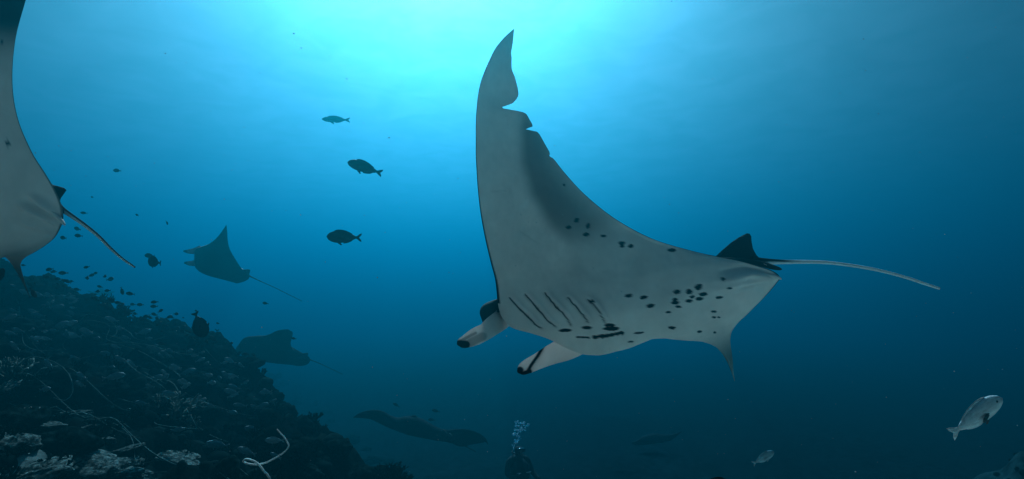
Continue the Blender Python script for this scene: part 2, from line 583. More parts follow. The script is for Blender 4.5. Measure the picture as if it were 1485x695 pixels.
SLITS = [[(739, 432), (751.5, 446), (767.7, 461), (778.5, 473), (785.7, 477)], [(761.6, 427), (780, 447.7), (794.7, 465.7), (807, 475)],
         [(790, 425), (803.7, 442), (820, 458.5), (829, 473)], [(822.7, 431), (834, 444), (847, 458.5), (853, 468)], [(852, 434), (860, 440.5), (870, 455), (877, 467)]]


def main_manta():
    root = rooted('manta_ray', P(930, 430, 3.3))
    A, B, n, s, r = ray_disc(MAIN, 420, 240, notch=NOTCH)
    ns, nc = A.shape[:2]
    q = unproj(A.reshape(-1, 3))
    x, y = q[:, 0], q[:, 1]
    # relief on the belly: gill flaps and the folds in front of the tail
    disp = np.zeros(len(q))
    for sl in SLITS:
        d, u = pdist(q, sl)
        side, _ = pdist(q, [(a + 3.5, b - 2.0) for a, b in sl])
        disp += -.011 * np.exp(-(d / 2.0) ** 2) + .014 * np.exp(-(side / 4.5) ** 2) * np.sin(np.clip(u, 0.02, .98) * math.pi) ** .5
    for line, amp, wid in (([(1045, 408), (1085, 397), (1128, 402)], .042, 7), ([(1035, 422), (1072, 411), (1115, 408)], .018, 5), ([(1045, 393), (1080, 387), (1112, 390)], -.022, 4),
                           ([(1075, 416), (1100, 412), (1122, 409)], -.008, 3)):
        d, u = pdist(q, line)
        disp += amp * np.exp(-(d / wid) ** 2) * np.sin(np.clip(u, 0, 1) * math.pi * .75 + .3)
    disp += .034 * fbm(x * .018, y * .018, 2, 71) * sstep(250, 380, y) + .004 * fbm(x * .06, y * .06, 2, 73)
    A = A + n * (disp * sstep(0, .06, np.minimum(s, 1 - s))[None].repeat(ns, 0).ravel()).reshape(ns, nc, 1)
    # colours
    mott = 1 + .13 * fbm(x * .03, y * .03, 4, 81) + .05 * fbm(x * .25, y * .12, 3, 83)
    c = PALE[None] * mott[:, None]
    for k in range(26):
        a0 = rng.uniform(700, 1080), rng.uniform(230, 470)
        th, ll = rng.uniform(-.6, .9), rng.uniform(8, 34)
        d, u = pdist(q, [a0, (a0[0] + ll * math.cos(th), a0[1] + ll * math.sin(th))])
        c = c * (1 - .10 * (rng.random() * 2 - .6) * sstep(1.3, .4, d))[:, None]
    jit = fbm(x * .35, y * .35, 3, 5)
    dk = np.zeros(len(q))
    for a, b, ra, rb in SPOTS:
        e = ((x - a + .12 * (y - b)) / ra) ** 2 + ((y - b) / rb) ** 2
        dk = np.maximum(dk, sstep(1.25, .8, e + jit * .6))
    d, _ = pdist(q, [(862, 490), (878, 487), (893, 484), (903, 483)])
    dk = np.maximum(dk, sstep(3.2, 2.0, d + 2 * jit))
    d, _ = pdist(q, [(838, 491), (855, 491)])
    dk = np.maximum(dk, sstep(1.8, .9, d))
    for sl in SLITS:
        d, u = pdist(q, sl)
        dk = np.maximum(dk, sstep(1.5, .5, d) * .85)
    e = (np.abs(x - 857) / 5.5 + np.abs(y - 437) / 4)
    dk = np.maximum(dk, sstep(1.1, .7, e))
    # grey cloud on the rear half of the raised wing
    d, u = pdist(q, [(762, 196), (772, 235), (792, 280), (822, 315), (842, 335)])
    side = (x - np.interp(y, [190, 235, 280, 330, 360], [753, 757, 770, 803, 830]))
    cloud = sstep(-6 - .12 * np.maximum(0, y - 200), 12, side) * sstep(62, 8, d) * sstep(372, 318, y)
    cloud = np.clip(cloud * .58 + .16 * sstep(120, 20, d) * sstep(-14, 10, side), 0, 1)
    c = c * (1 - np.clip(cloud, 0, .86))[:, None] + np.array([.085, .08, .08]) * np.clip(cloud, 0, .86)[:, None]
    # upper tip slightly greyer; lower wing's loss of light with distance painted in
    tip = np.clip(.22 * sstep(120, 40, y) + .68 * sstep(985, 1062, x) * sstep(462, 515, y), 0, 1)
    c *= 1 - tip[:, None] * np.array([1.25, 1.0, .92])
    c = c * (1 - dk)[:, None] + DARK * dk[:, None]
    ss = np.tile(s, ns)
    rim = np.clip(np.maximum(sstep(.010, .003, ss) * (y < 440), sstep(.990, .997, ss)), 0, 1)
    c = c * (1 - rim)[:, None] + DARK * rim[:, None]
    cB = np.tile(DARK, (ns, nc, 1))
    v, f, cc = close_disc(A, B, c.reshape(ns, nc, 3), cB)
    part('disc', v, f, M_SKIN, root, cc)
    # gill slits as thin dark lips lying in the creases
    flat = A.reshape(-1, 3)
    nf = n.reshape(-1, 3)
    for sl in SLITS:
        rr = crom(sl, 14)
        pts, rad = [], []
        for i, (a, b) in enumerate(rr):
            j = np.argmin((x - a) ** 2 + (y - b) ** 2)
            pts.append(Vector(flat[j] - nf[j] * .001))
            rad.append(.0010 + .0044 * math.sin(math.pi * min(1, (i + .6) / 15) ** .62) ** 1.2)
        tv, tf = tube(pts, rad, 6, True, .6)
        part('gill_slit', tv, tf, M_SLIT, root)
    # head lobes that steer food to the mouth
    fin_paddle(root, [(758, 450, 3.27, .030), (742, 456, 3.19, .048), (727, 464, 3.11, .056), (714, 473, 3.04, .052), (704, 481, 3.02, .046), (690, 488, 2.99, .046), (676, 495, 2.97, .036), (667, 498, 2.96, .024), (663, 500, 2.955, .004)],
               96, .16, CF, .80, marks=[([(661, 500), (668, 499), (676, 500)], 6, 1), ([(682, 497), (700, 488)], 6, .45), ([(664, 497), (680, 488), (690, 483)], 2, .5)])
    fin_paddle(root, [(885, 478, 3.66, .03), (858, 490, 3.50, .068), (828, 502, 3.32, .076), (800, 514, 3.20, .058), (780, 524, 3.15, .046), (764, 532, 3.11, .040), (755, 537, 3.09, .028), (750.5, 540, 3.08, .005)],
               96, .14, CF, .78, marks=[([(748, 541), (754, 537)], 5, 1), ([(764, 541), (770, 530), (780, 516), (789, 500)], 2.2, 1), ([(757, 543), (768, 539)], 3.5, 1)])
    (tv, tf), _ = pxtube([(722, 434, 3.15, .004), (717, 445, 3.145, .052), (712, 455, 3.14, .066), (707, 464, 3.13, .050), (702, 471, 3.12, .006)], 14, 12, .8, CF)
    part('eye_bulge', tv, tf, M_RAYDARK, root)
    # dorsal fin, pelvic fins, tail
    out = [(1036, 374), (1046, 364), (1060, 352), (1072, 344), (1083, 338.5), (1087, 339), (1089.5, 343), (1090, 351), (1092, 361), (1097, 370), (1106, 379), (1080, 380)]
    bv, bf = blade([P(a, b, 3.52) for a, b in out], .03)
    part('dorsal_fin', bv, bf, M_RAYDARK, root)
    (tv, tf), _ = pxtube([(1040, 374, 3.42, .01), (1075, 378, 3.44, .026), (1100, 382, 3.45, .032), (1118, 387, 3.44, .030), (1130, 390, 3.43, .018), (1134, 391, 3.43, .002)], 18, 10, .55, CU)
    part('pelvic_fin', tv, tf, M_RAYDARK, root)
    (tv, tf), _ = pxtube([(1085, 398, 3.37, .016), (1105, 398, 3.39, .026), (1122, 401, 3.41, .024), (1131, 404, 3.42, .012), (1133, 406, 3.42, .002)], 16, 10, .6, CU)
    part('pelvic_fin', tv, tf, M_SKIN, root, np.tile(PALE * .9, (len(tv), 1)))
    (tv, tf), _ = pxtube([(1086, 380, 3.46, .012), (1092, 380, 3.45, .011), (1104, 382, 3.43, .010), (1112, 385, 3.42, .006)], 8, 8, .6, CU)
    part('clasper', tv, tf, M_SKIN, root, np.tile(PALE, (len(tv), 1)))
    keys = [(1090, 379, 3.50, .030), (1112, 379.5, 3.52, .020), (1140, 380, 3.55, .0135), (1170, 380, 3.60, .0115), (1200, 381, 3.65, .0105), (1240, 386, 3.72, .0100), (1280, 393.5, 3.78, .0096),
            (1315, 403, 3.83, .0094), (1345, 413, 3.88, .0092), (1362, 418.5, 3.9, .0085)]
    (tv, tf), _ = pxtube(keys, 60, 10, 1, CF)
    tv = np.array([tuple(p) for p in tv])
    u = np.repeat(np.linspace(0, 1, 60), 10)
    cen = tv.reshape(60, 10, 3).mean(1).repeat(10, 0)
    top = ((tv - cen) @ np.array(CU)) / (np.linalg.norm(tv - cen, axis=1) + 1e-9)
    dk = sstep(-.2, .35, top) * sstep(.32, .18, u) + sstep(.13, .08, u)
    c = np.array([.88, .88, .88]) * (1 - np.clip(dk, 0, 1))[:, None] + DARK * np.clip(dk, 0, 1)[:, None]
    part('tail', tv, tf, M_SKIN, root, c)
    tag(root, 'huge manta ray with spotted pale belly and notched raised wing', 'manta ray', 'manta rays')


main_manta()


# --- the manta leaving past the camera, only its rear showing
def leaving_manta():
    root = rooted('manta_ray', P(-60, 320, 2.5))
    rows = [(78, -175, 1.95, 79, -174, 1.95, 0, 0), (58, -165, 1.95, 78, -150, 1.96, .005, .006), (20, -140, 1.96, 70, -110, 1.99, .009, .01), (-15, -95, 2.0, 55, -55, 2.04, .012, .015),
            (-45, -30, 2.06, 36, 5, 2.10, .015, .02), (-68, 40, 2.12, 22, 60, 2.16, .018, .026), (-85, 110, 2.18, 18, 120, 2.22, .022, .035), (-98, 170, 2.24, 26, 172, 2.28, .028, .045),
            (-112, 225, 2.29, 46, 220, 2.33, .038, .06), (-130, 270, 2.33, 66, 252, 2.37, .05, .08), (-160, 310, 2.36, 80, 276, 2.41, .064, .11), (-215, 345, 2.38, 89, 297, 2.45, .075, .14),
            (-290, 375, 2.40, 92, 317, 2.48, .085, .16), (-240, 395, 2.46, 88, 330, 2.51, .08, .15), (-170, 392, 2.54, 80, 344, 2.56, .065, .12), (-110, 375, 2.63, 66, 356, 2.63, .05, .09),
            (-55, 358, 2.73, 50, 366, 2.72, .035, .065), (-12, 356, 2.83, 36, 374, 2.82, .022, .04), (10, 372, 2.93, 30, 383, 2.91, .012, .025), (24, 392, 3.02, 32, 397, 3.01, .007, .014),
            (34, 412, 3.1, 37, 413, 3.1, .004, .008), (43, 432, 3.18, 44, 432, 3.18, 0, 0)]
    A, B, n, s, r = ray_disc(rows, 170, 110)
    ns, nc = A.shape[:2]
    q = unproj(A.reshape(-1, 3))
    x, y = q[:, 0], q[:, 1]
    disp = np.zeros(len(q))
    for line, amp, wid in (([(28, 297), (55, 306), (90, 326)], .036, 6), ([(48, 286), (66, 297), (84, 312)], .024, 5), ([(30, 308), (55, 318), (80, 330)], -.012, 4), ([(20, 318), (50, 329), (74, 338)], .012, 4), ([(35, 280), (55, 287), (74, 298)], .010, 4), ([(40, 292), (60, 301), (85, 317)], -.016, 3)):
        d, u = pdist(q, line)
        disp += amp * np.exp(-(d / wid) ** 2) * np.sin(np.clip(u, 0, 1) * math.pi * .8 + .3)
    A = A + n * (disp * sstep(0, .06, np.minimum(s, 1 - s))[None].repeat(ns, 0).ravel()).reshape(ns, nc, 1)
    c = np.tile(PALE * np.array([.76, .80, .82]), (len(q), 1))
    dk = .72 * sstep(95, 25, y) + .25 * sstep(150, 60, y) + .85 * sstep(350, 395, y) * sstep(-40, 20, x)  # includes the lower wing's light falloff, painted into the skin
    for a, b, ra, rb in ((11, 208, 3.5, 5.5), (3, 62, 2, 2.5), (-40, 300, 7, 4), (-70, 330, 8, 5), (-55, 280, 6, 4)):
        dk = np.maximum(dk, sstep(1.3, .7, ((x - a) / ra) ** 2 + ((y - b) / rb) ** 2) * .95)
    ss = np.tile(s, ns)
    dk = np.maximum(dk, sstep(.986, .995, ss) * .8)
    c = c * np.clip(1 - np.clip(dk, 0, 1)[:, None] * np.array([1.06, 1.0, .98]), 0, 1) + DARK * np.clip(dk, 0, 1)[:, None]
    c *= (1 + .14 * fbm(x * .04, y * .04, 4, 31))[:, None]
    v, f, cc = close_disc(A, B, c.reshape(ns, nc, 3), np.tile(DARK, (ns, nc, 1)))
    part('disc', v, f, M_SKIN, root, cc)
    bv, bf = blade([P(a, b, 2.54) for a, b in [(70, 262), (74, 267.5), (84, 270), (93, 272.5), (96.5, 276), (93, 281), (88, 288), (86, 297), (84, 300), (76, 282)]], .02)
    part('dorsal_fin', bv, bf, M_RAYDARK, root)
    (tv, tf), _ = pxtube([(70, 288, 2.47, .012), (80, 296, 2.49, .017), (88, 303, 2.5, .014), (92, 309, 2.5, .003)], 10, 10, .6, CU)
    part('pelvic_fin', tv, tf, M_RAYDARK, root)
    (tv, tf), _ = pxtube([(70, 305, 2.44, .012), (82, 314, 2.46, .017), (91, 323, 2.47, .012), (94, 327, 2.47, .002)], 10, 10, .6, CU)
    part('pelvic_fin', tv, tf, M_SKIN, root, np.tile(PALE * .8, (len(tv), 1)))
    keys = [(78, 294, 2.5, .02), (90, 304, 2.51, .0125), (105, 314, 2.53, .0095), (122, 326, 2.55, .0085), (142, 342, 2.58, .0075), (160, 360, 2.6, .0065), (177, 375, 2.63, .0055), (190, 384, 2.65, .005), (196, 388, 2.66, .004)]
    (tv, tf), _ = pxtube(keys, 44, 10, 1, CF)
    tv = np.array([tuple(p) for p in tv])
    cen = tv.reshape(44, 10, 3).mean(1).repeat(10, 0)
    top = ((tv - cen) @ np.array((CU + CR * .6).normalized())) / (np.linalg.norm(tv - cen, axis=1) + 1e-9)
    u = np.repeat(np.linspace(0, 1, 44), 10)
    dk = np.clip(sstep(.15, .5, top) + sstep(.95, .98, u), 0, 1)
    part('tail', tv, tf, M_SKIN, root, np.array([.62, .64, .64]) * (1 - dk)[:, None] + DARK * dk[:, None])
    fin_paddle(root, [(-270, 378, 2.42, .07), (-330, 395, 2.40, .055), (-365, 408, 2.38, .03), (-375, 412, 2.38, .005)], 14, .38, CF, .8)
    fin_paddle(root, [(-230, 398, 2.5, .07), (-280, 425, 2.5, .055), (-312, 440, 2.48, .03), (-320, 444, 2.48, .005)], 14, .38, CF, .8)
    tag(root, 'grey-bellied manta ray cut by the frame, its thin black-striped tail trailing over the reef', 'manta ray', 'manta rays')


leaving_manta()


# --- mantas farther off
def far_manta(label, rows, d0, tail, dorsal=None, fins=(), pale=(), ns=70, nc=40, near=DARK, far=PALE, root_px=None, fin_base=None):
    rp = root_px or (rows[len(rows) // 2][0], rows[len(rows) // 2][1])
    root = rooted('manta_ray', P(rp[0], rp[1], d0))
    rr = [(a, b, d0 + c, e, g, d0 + h, i, j) for a, b, c, e, g, h, i, j in rows]
    A, B, n, s, r = ray_disc(rr, ns, nc)
    q = unproj(A.reshape(-1, 3))
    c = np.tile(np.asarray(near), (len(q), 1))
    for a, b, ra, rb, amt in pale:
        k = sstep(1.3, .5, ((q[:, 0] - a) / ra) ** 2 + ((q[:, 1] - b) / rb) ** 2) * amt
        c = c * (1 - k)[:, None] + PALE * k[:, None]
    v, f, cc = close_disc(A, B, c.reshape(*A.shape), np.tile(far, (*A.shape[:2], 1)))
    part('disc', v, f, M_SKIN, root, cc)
    if dorsal:
        bv, bf = blade([P(a, b, d0 + .05) for a, b in dorsal], .03)
        part('dorsal_fin', bv, bf, M_RAYDARK, root)
    if tail:
        (tv, tf), _ = pxtube([(a, b, d0 + c, e * .62) for a, b, c, e in tail], 26, 6, 1, CF)
        part('tail', tv, tf, M_RAYDARK, root)
    for k in fins:
        fin_paddle(root, [(a, b, d0 + c, e) for a, b, c, e in k], 14, .4, CF, .78, base=fin_base)
    tag(root, label, 'manta ray', 'manta rays')


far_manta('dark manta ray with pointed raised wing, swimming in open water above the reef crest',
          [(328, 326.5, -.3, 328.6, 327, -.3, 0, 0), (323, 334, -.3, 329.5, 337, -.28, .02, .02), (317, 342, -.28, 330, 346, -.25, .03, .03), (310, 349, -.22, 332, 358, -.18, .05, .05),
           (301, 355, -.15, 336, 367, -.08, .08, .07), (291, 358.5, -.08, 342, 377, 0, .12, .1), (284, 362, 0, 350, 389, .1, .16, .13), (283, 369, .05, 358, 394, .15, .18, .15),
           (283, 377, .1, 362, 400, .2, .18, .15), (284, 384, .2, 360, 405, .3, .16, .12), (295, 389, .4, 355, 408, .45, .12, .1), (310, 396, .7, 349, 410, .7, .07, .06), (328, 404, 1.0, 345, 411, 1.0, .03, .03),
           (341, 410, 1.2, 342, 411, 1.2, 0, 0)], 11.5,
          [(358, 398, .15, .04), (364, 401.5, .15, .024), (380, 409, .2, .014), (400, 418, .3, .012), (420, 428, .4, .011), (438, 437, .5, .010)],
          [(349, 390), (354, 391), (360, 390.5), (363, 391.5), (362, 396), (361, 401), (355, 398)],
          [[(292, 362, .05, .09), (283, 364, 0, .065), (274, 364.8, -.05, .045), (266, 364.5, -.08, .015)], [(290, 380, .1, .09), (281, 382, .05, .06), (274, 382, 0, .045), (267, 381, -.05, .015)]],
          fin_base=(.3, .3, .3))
far_manta('dark manta ray gliding just beyond the reef edge, raised wing with a blunt tip',
          [(424, 481.5, -.2, 424.5, 483, -.2, 0, 0), (418, 478, -.2, 424.3, 487, -.18, .02, .02), (409, 478.2, -.2, 422.5, 493, -.15, .04, .04), (400, 480.5, -.16, 421.5, 499, -.1, .06, .06),
           (391, 485, -.1, 424, 506, 0, .09, .09), (381, 488, -.05, 430, 511.5, .08, .13, .12), (367, 488.5, 0, 440, 514, .12, .16, .14), (355, 490, 0, 448, 518, .18, .18, .15),
           (348, 497, .05, 449.5, 523, .2, .18, .15), (344.5, 506, .1, 447, 527.5, .3, .16, .12), (352, 511.5, .3, 440, 530.5, .4, .10, .08), (364, 508, .5, 428, 530.5, .6, .06, .05), (380, 512, .8, 410, 523.5, .85, .03, .03),
           (394, 517, 1.0, 396, 518, 1.0, 0, 0)], 12.5,
          [(445, 519, .2, .05), (450, 522, .2, .024), (463, 527, .25, .015), (480, 535, .3, .012), (497, 543, .4, .010)],
          [(434, 513), (440, 512.5), (446, 511.5), (447, 513), (446, 518), (448, 522), (440, 519)],
          [[(352, 503, .05, .10), (347, 508, 0, .09), (343, 510, -.05, .06), (341, 511, -.05, .01)]], fin_base=(.05, .05, .05), far=np.array([.05, .055, .06]))
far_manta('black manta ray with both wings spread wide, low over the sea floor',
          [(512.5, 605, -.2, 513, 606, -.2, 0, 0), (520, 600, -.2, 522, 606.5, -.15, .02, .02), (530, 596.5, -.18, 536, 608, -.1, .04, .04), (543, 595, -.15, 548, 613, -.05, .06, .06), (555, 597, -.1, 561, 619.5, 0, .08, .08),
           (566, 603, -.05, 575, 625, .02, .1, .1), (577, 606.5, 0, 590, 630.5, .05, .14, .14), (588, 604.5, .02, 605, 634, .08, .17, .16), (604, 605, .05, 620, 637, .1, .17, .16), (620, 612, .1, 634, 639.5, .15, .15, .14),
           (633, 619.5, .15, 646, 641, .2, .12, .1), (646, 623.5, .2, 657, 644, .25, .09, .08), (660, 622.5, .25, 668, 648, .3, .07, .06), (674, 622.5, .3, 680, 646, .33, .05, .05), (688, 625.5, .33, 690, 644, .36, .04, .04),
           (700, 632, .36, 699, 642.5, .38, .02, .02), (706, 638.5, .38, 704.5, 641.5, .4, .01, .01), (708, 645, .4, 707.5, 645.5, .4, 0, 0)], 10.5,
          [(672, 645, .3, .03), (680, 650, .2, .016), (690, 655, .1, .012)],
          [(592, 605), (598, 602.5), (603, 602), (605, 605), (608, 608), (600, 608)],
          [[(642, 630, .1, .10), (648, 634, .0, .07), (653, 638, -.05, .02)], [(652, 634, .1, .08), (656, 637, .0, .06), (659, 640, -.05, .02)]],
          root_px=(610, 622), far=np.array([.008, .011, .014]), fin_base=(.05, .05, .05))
far_manta('faint distant manta ray seen edge-on above the deep floor',
          [(916, 642, 0, 917, 643.5, 0, 0, 0), (925, 639.5, 0, 924, 646, .1, .06, .06), (935, 634.5, 0, 936, 645.5, .1, .12, .12), (948, 632, 0, 950, 643, .1, .16, .16), (962, 633.5, 0, 964, 640, .1, .12, .12),
           (974, 632, 0, 976, 635.5, .1, .07, .07), (988, 626, 0, 988.5, 627, 0, 0, 0)], 15, None, root_px=(950, 638), far=np.array([.02, .024, .026]))

# ------------------------------------------------------------------ fish
def fish_mesh(hh, ww, hump=.0, tail_h=.16, fork=.06, deep_tail=False):
    """Unit-length fish, nose at +x .5, tail tip at -x .5, z up. Returns {part: (verts, faces)}."""
    xs = np.linspace(0, 1, 20)
    prof = np.sin(math.pi * np.clip(xs, 0, 1) ** .72) ** .8
    x = .5 - xs * .84
    v, f, K = [], [], 14
    for i in range(20):
        h = max(hh * prof[i] + .028 * xs[i] ** 2, .006)
        w = max(ww * prof[i] ** .9 * (1 - .35 * xs[i]) + .012 * xs[i], .004)
        zc = hump * prof[i] * (1 - xs[i])
        for k in range(K):
            a = 2 * math.pi * k / K
            v.append((x[i], w * math.cos(a), zc + h * math.sin(a)))
    for i in range(19):
        for k in range(K):
            k2 = (k + 1) % K
            f.append((i * K + k, (i + 1) * K + k, (i + 1) * K + k2, i * K + k2))
    f += [tuple(range(K)), tuple(19 * K + k for k in range(K))[::-1]]
    out = {'body': (v, f)}
    V = Vector
    th = tail_h
    out['tail_fin'] = blade([V((-.31, 0, .022)), V((-.38, 0, .05)), V((-.44, 0, th * .8)), V((-.5, 0, th)), V((-.49, 0, th * .55)), V((-.5 + fork, 0, 0)), V((-.49, 0, -th * .55)), V((-.5, 0, -th)),
                             V((-.44, 0, -th * .8)), V((-.38, 0, -.05)), V((-.31, 0, -.022))], .02)
    top = lambda t: hh * (math.sin(math.pi * t ** .72) ** .8) + hump * (math.sin(math.pi * t ** .72) ** .8) * (1 - t)
    bot = lambda t: -hh * (math.sin(math.pi * t ** .72) ** .8) + hump * (math.sin(math.pi * t ** .72) ** .8) * (1 - t)
    up, lo = [], []
    for t in np.linspace(.25, .86, 9):
        up.append((t, top(t)))
    o = [V((.5 - t * .84, 0, z - .02)) for t, z in up]
    o2 = [V((.5 - t * .84 - .02, 0, z + .036 * math.sin(math.pi * (t - .2) / .72) ** .5 + .008)) for t, z in up][::-1]
    out['dorsal_fin'] = blade(o + o2, .012)
    ll = [(t, bot(t)) for t in np.linspace(.56, .86, 6)]
    o = [V((.5 - t * .84, 0, z + .02)) for t, z in ll]
    o2 = [V((.5 - t * .84 - .02, 0, z - .034 * math.sin(math.pi * (t - .5) / .42) ** .6 - .006)) for t, z in ll][::-1]
    out['anal_fin'] = blade(o + o2, .012)
    pf = [(.16, 0), (.12, .025), (.03, .02), (-.03, -.02), (-.02, -.05), (.05, -.055), (.13, -.03)]
    for sg in (1, -1):
        out['pectoral_fin' + ('' if sg > 0 else '.1')] = blade([V((a, sg * (ww * .86 + (.16 - a) * .25), z - .02)) for a, z in pf], .010)
    vv = [(.20, 0, bot(.33) + .02), (.10, 0, bot(.44) + .02), (.05, 0, bot(.5) - .06), (.08, 0, bot(.45) - .07), (.16, 0, bot(.36) - .02)]
    out['pelvic_fin'] = blade([V(p) for p in vv], .012)
    ic = .5 - .16 * .84
    e_w = ww * (math.sin(math.pi * .16 ** .72) ** .8) ** .9 * .94
    for sg in (1, -1):
        ev, ef = [], []
        for i in range(5):
            ph = math.pi * i / 4
            for k in range(8):
                th_ = 2 * math.pi * k / 8
                ev.append((ic + .022 * math.sin(ph) * math.cos(th_), sg * e_w * .9 + .014 * math.cos(ph), hh * .22 + hump * .5 + .022 * math.sin(ph) * math.sin(th_)))
        for i in range(4):
            for k in range(8):
                ef.append((i * 8 + k, i * 8 + (k + 1) % 8, (i + 1) * 8 + (k + 1) % 8, (i + 1) * 8 + k))
        out['eye' + ('' if sg > 0 else '.1')] = (ev, ef)
    return out


def fish_proto(shape, mats):
    """A dict of shared meshes: parts, and 'whole' with all parts joined (for fish too small to show parts)."""
    pr = fish_mesh(**shape)
    d = {}
    V_, F_ = [], []
    for k, (v, f) in pr.items():
        nm = k.split('.')[0]
        m = mesh(nm, v, f)
        m.materials.append(mats.get(nm, mats['body']))
        d[k] = m
        if not nm.startswith('eye'):
            b = len(V_)
            V_ += [tuple(p) for p in v]
            F_ += [tuple(q + b for q in t) for t in f]
    w = mesh('fish', V_, F_)
    w.materials.append(mats['body'])
    d['whole'] = w
    return d


def mats_of(b, fin=None):
    d = {'body': b, 'eye': M_EYE}
    for k in ('tail_fin', 'dorsal_fin', 'anal_fin', 'pectoral_fin', 'pelvic_fin'):
        d[k] = fin or b
    return d


SURGEON = fish_proto(dict(hh=.172, ww=.07, tail_h=.125, fork=.075), mats_of(M_FBLACK))
SNAPPER = fish_proto(dict(hh=.142, ww=.075, hump=.015, tail_h=.105, fork=.05), mats_of(M_FDARK))
SLIM = fish_proto(dict(hh=.098, ww=.055, tail_h=.09, fork=.06), mats_of(M_FGREY))
ANGEL = fish_proto(dict(hh=.29, ww=.07, tail_h=.16, fork=.02), mats_of(M_FBLACK))
SWEET = fish_proto(dict(hh=.152, ww=.085, hump=.03, tail_h=.115, fork=.055), {**mats_of(M_FSILVER), 'pectoral_fin': M_FDARK, 'pelvic_fin': M_FDARK})
DAMSEL = fish_proto(dict(hh=.2, ww=.08, tail_h=.14, fork=.06), mats_of(M_FDARK))
M_FSCHOOL = pmat('schooling_fish', (.30, .38, .40), rough=.5, spec=.3, n_amt=.3, coord='Generated')
PALEF = fish_proto(dict(hh=.16, ww=.08, tail_h=.12, fork=.06), mats_of(M_FSCHOOL))


def put_fish(proto, px, py, d, lpx, ang, label, group='fish in open water', yaw=0., name='reef_fish', parts=True, roll=0., minfrac=0):
    """ang: heading in the picture plane, degrees (180 = nose to the left); yaw turns the nose away from the picture plane."""
    L = lpx / FPX * d / max(.3, math.cos(R(yaw)))
    X = (CR * math.cos(R(ang)) + CU * math.sin(R(ang))) * math.cos(R(yaw)) + CF * math.sin(R(yaw))
    X.normalize()
    up = CU if abs(X.dot(CU)) < .8 else CR * (1 if X.dot(CU) > 0 else -1)
    Yv = up.cross(X).normalized()
    Zv = X.cross(Yv).normalized()
    M = Matrix((X, Yv, Zv)).transposed().to_4x4() @ Matrix.Rotation(R(roll), 4, 'X')
    M = Matrix.Translation(P(px, py, d)) @ M @ Matrix.Scale(L, 4)
    if parts:
        e = empty(name)
        e.matrix_world = M
        for k in proto:
            if k != 'whole':
                obj(k.split('.')[0], proto[k], None, e)
        o = e
    else:
        o = obj(name, proto['whole'])
        o.matrix_world = M
    return tag(o, label, 'fish', group)


G1 = 'fish in open water'
put_fish(SLIM, 487, 173.5, 9.5, 41, 178, 'slim pale grey fish high in bright open water', G1)
put_fish(SNAPPER, 529, 243.5, 4.8, 53, 162, 'dark grey fish with its nose tipped up, in open water above an oval black fish', G1)
put_fish(SURGEON, 499, 344, 4.9, 51, 178, 'oval black surgeonfish with forked tail hovering level in open water', G1)
put_fish(ANGEL, 224, 380, 6.2, 25, 172, 'small black deep-bodied fish beside the tip of a manta tail', G1, yaw=20)
put_fish(DAMSEL, 217, 371, 8.0, 15, 175, 'pale blurred fish just above a small black deep-bodied fish', G1)
put_fish(ANGEL, 289.5, 471, 5.2, 39, -68, 'black deep-bodied fish pointing nose down above the reef slope', G1, roll=0)
put_fish(SWEET, 1416, 604, 4.2, 92, 35, 'large silvery white fish with a dark side fin, swimming nose up', G1)
put_fish(DAMSEL, 170, 247.5, 9, 12, 175, 'lone small grey fish in open water above the reef', G1, parts=False)
put_fish(DAMSEL, 48, 424.5, 4.0, 17, -58, 'black fish nosing down beside the drooping wing tip of a manta', G1, parts=False)
put_fish(SURGEON, -2, 402, 4.0, 30, 60, 'black fish half out of frame over the reef crest', G1, parts=False)
put_fish(SURGEON, 1033, 706, 2.4, 62, 8, 'black fish of which only the rounded back shows', G1, parts=False)
put_fish(DAMSEL, 385, 440, 8, 9, 170, 'tiny dark fish under the long tail of a manta', G1, parts=False)
put_fish(DAMSEL, 426, 491, 8, 8, 170, 'tiny dark fish touching the blunt raised wing of a manta', G1, parts=False)
put_fish(SURGEON, 574.7, 587.5, 12, 11, 150, 'faint fish above the black wide-winged manta', 'faint fish by the black manta', parts=False)
put_fish(SURGEON, 632, 596, 12, 12, 170, 'faint fish above the black wide-winged manta', 'faint fish by the black manta', parts=False)
put_fish(SURGEON, 626, 609, 12, 11, 175, 'faint fish above the black wide-winged manta', 'faint fish by the black manta', parts=False)
put_fish(PALEF, 1107, 664, 9.0, 36, 30, 'faint pale fish low over the dark floor, nose up', G1, parts=False)
LS, GS = 'small dark fish hovering just above the reef crest', 'small fish above the reef crest'
for a, b, l, an in [(242, 323, 8, -50), (199, 312, 6, 150), (133.7, 286, 5, 170), (121.7, 309, 8, 175), (112.4, 332, 12, 165), (114, 342, 12, 175), (92, 345, 12, 172), (132, 399.6, 9, 20), (159.5, 405, 13, 12),
                    (145, 416, 8, 160), (177, 422, 12, -70), (203.6, 442, 10, 178), (174.8, 444, 10, 172), (224, 456, 10, 165), (229.8, 467.5, 14, 178), (218.5, 461, 9, 175), (207, 463, 12, 178), (254, 477, 14, 10),
                    (265, 481, 12, 165), (310, 492, 14, 140), (335, 498, 8, 15), (266, 461, 4, 170), (316, 469, 6, 170), (285, 451, 6, 170), (93.7, 416, 8, 170), (84, 412, 7, 160), (358, 514, 9, 155), (368, 515, 9, 165),
                    (104, 408, 7, 170), (128, 428, 9, 175), (150, 432, 11, 170), (163, 438, 9, 175), (186, 450, 10, 168), (196, 455, 9, 175), (64, 400, 7, 170), (112, 420, 9, 165), (240, 472, 10, 175), (75, 395, 6, 160)]:
    put_fish(DAMSEL, a, b, rng.uniform(6.6, 8.4), l, an, LS, GS, yaw=rng.uniform(-25, 25), parts=False)


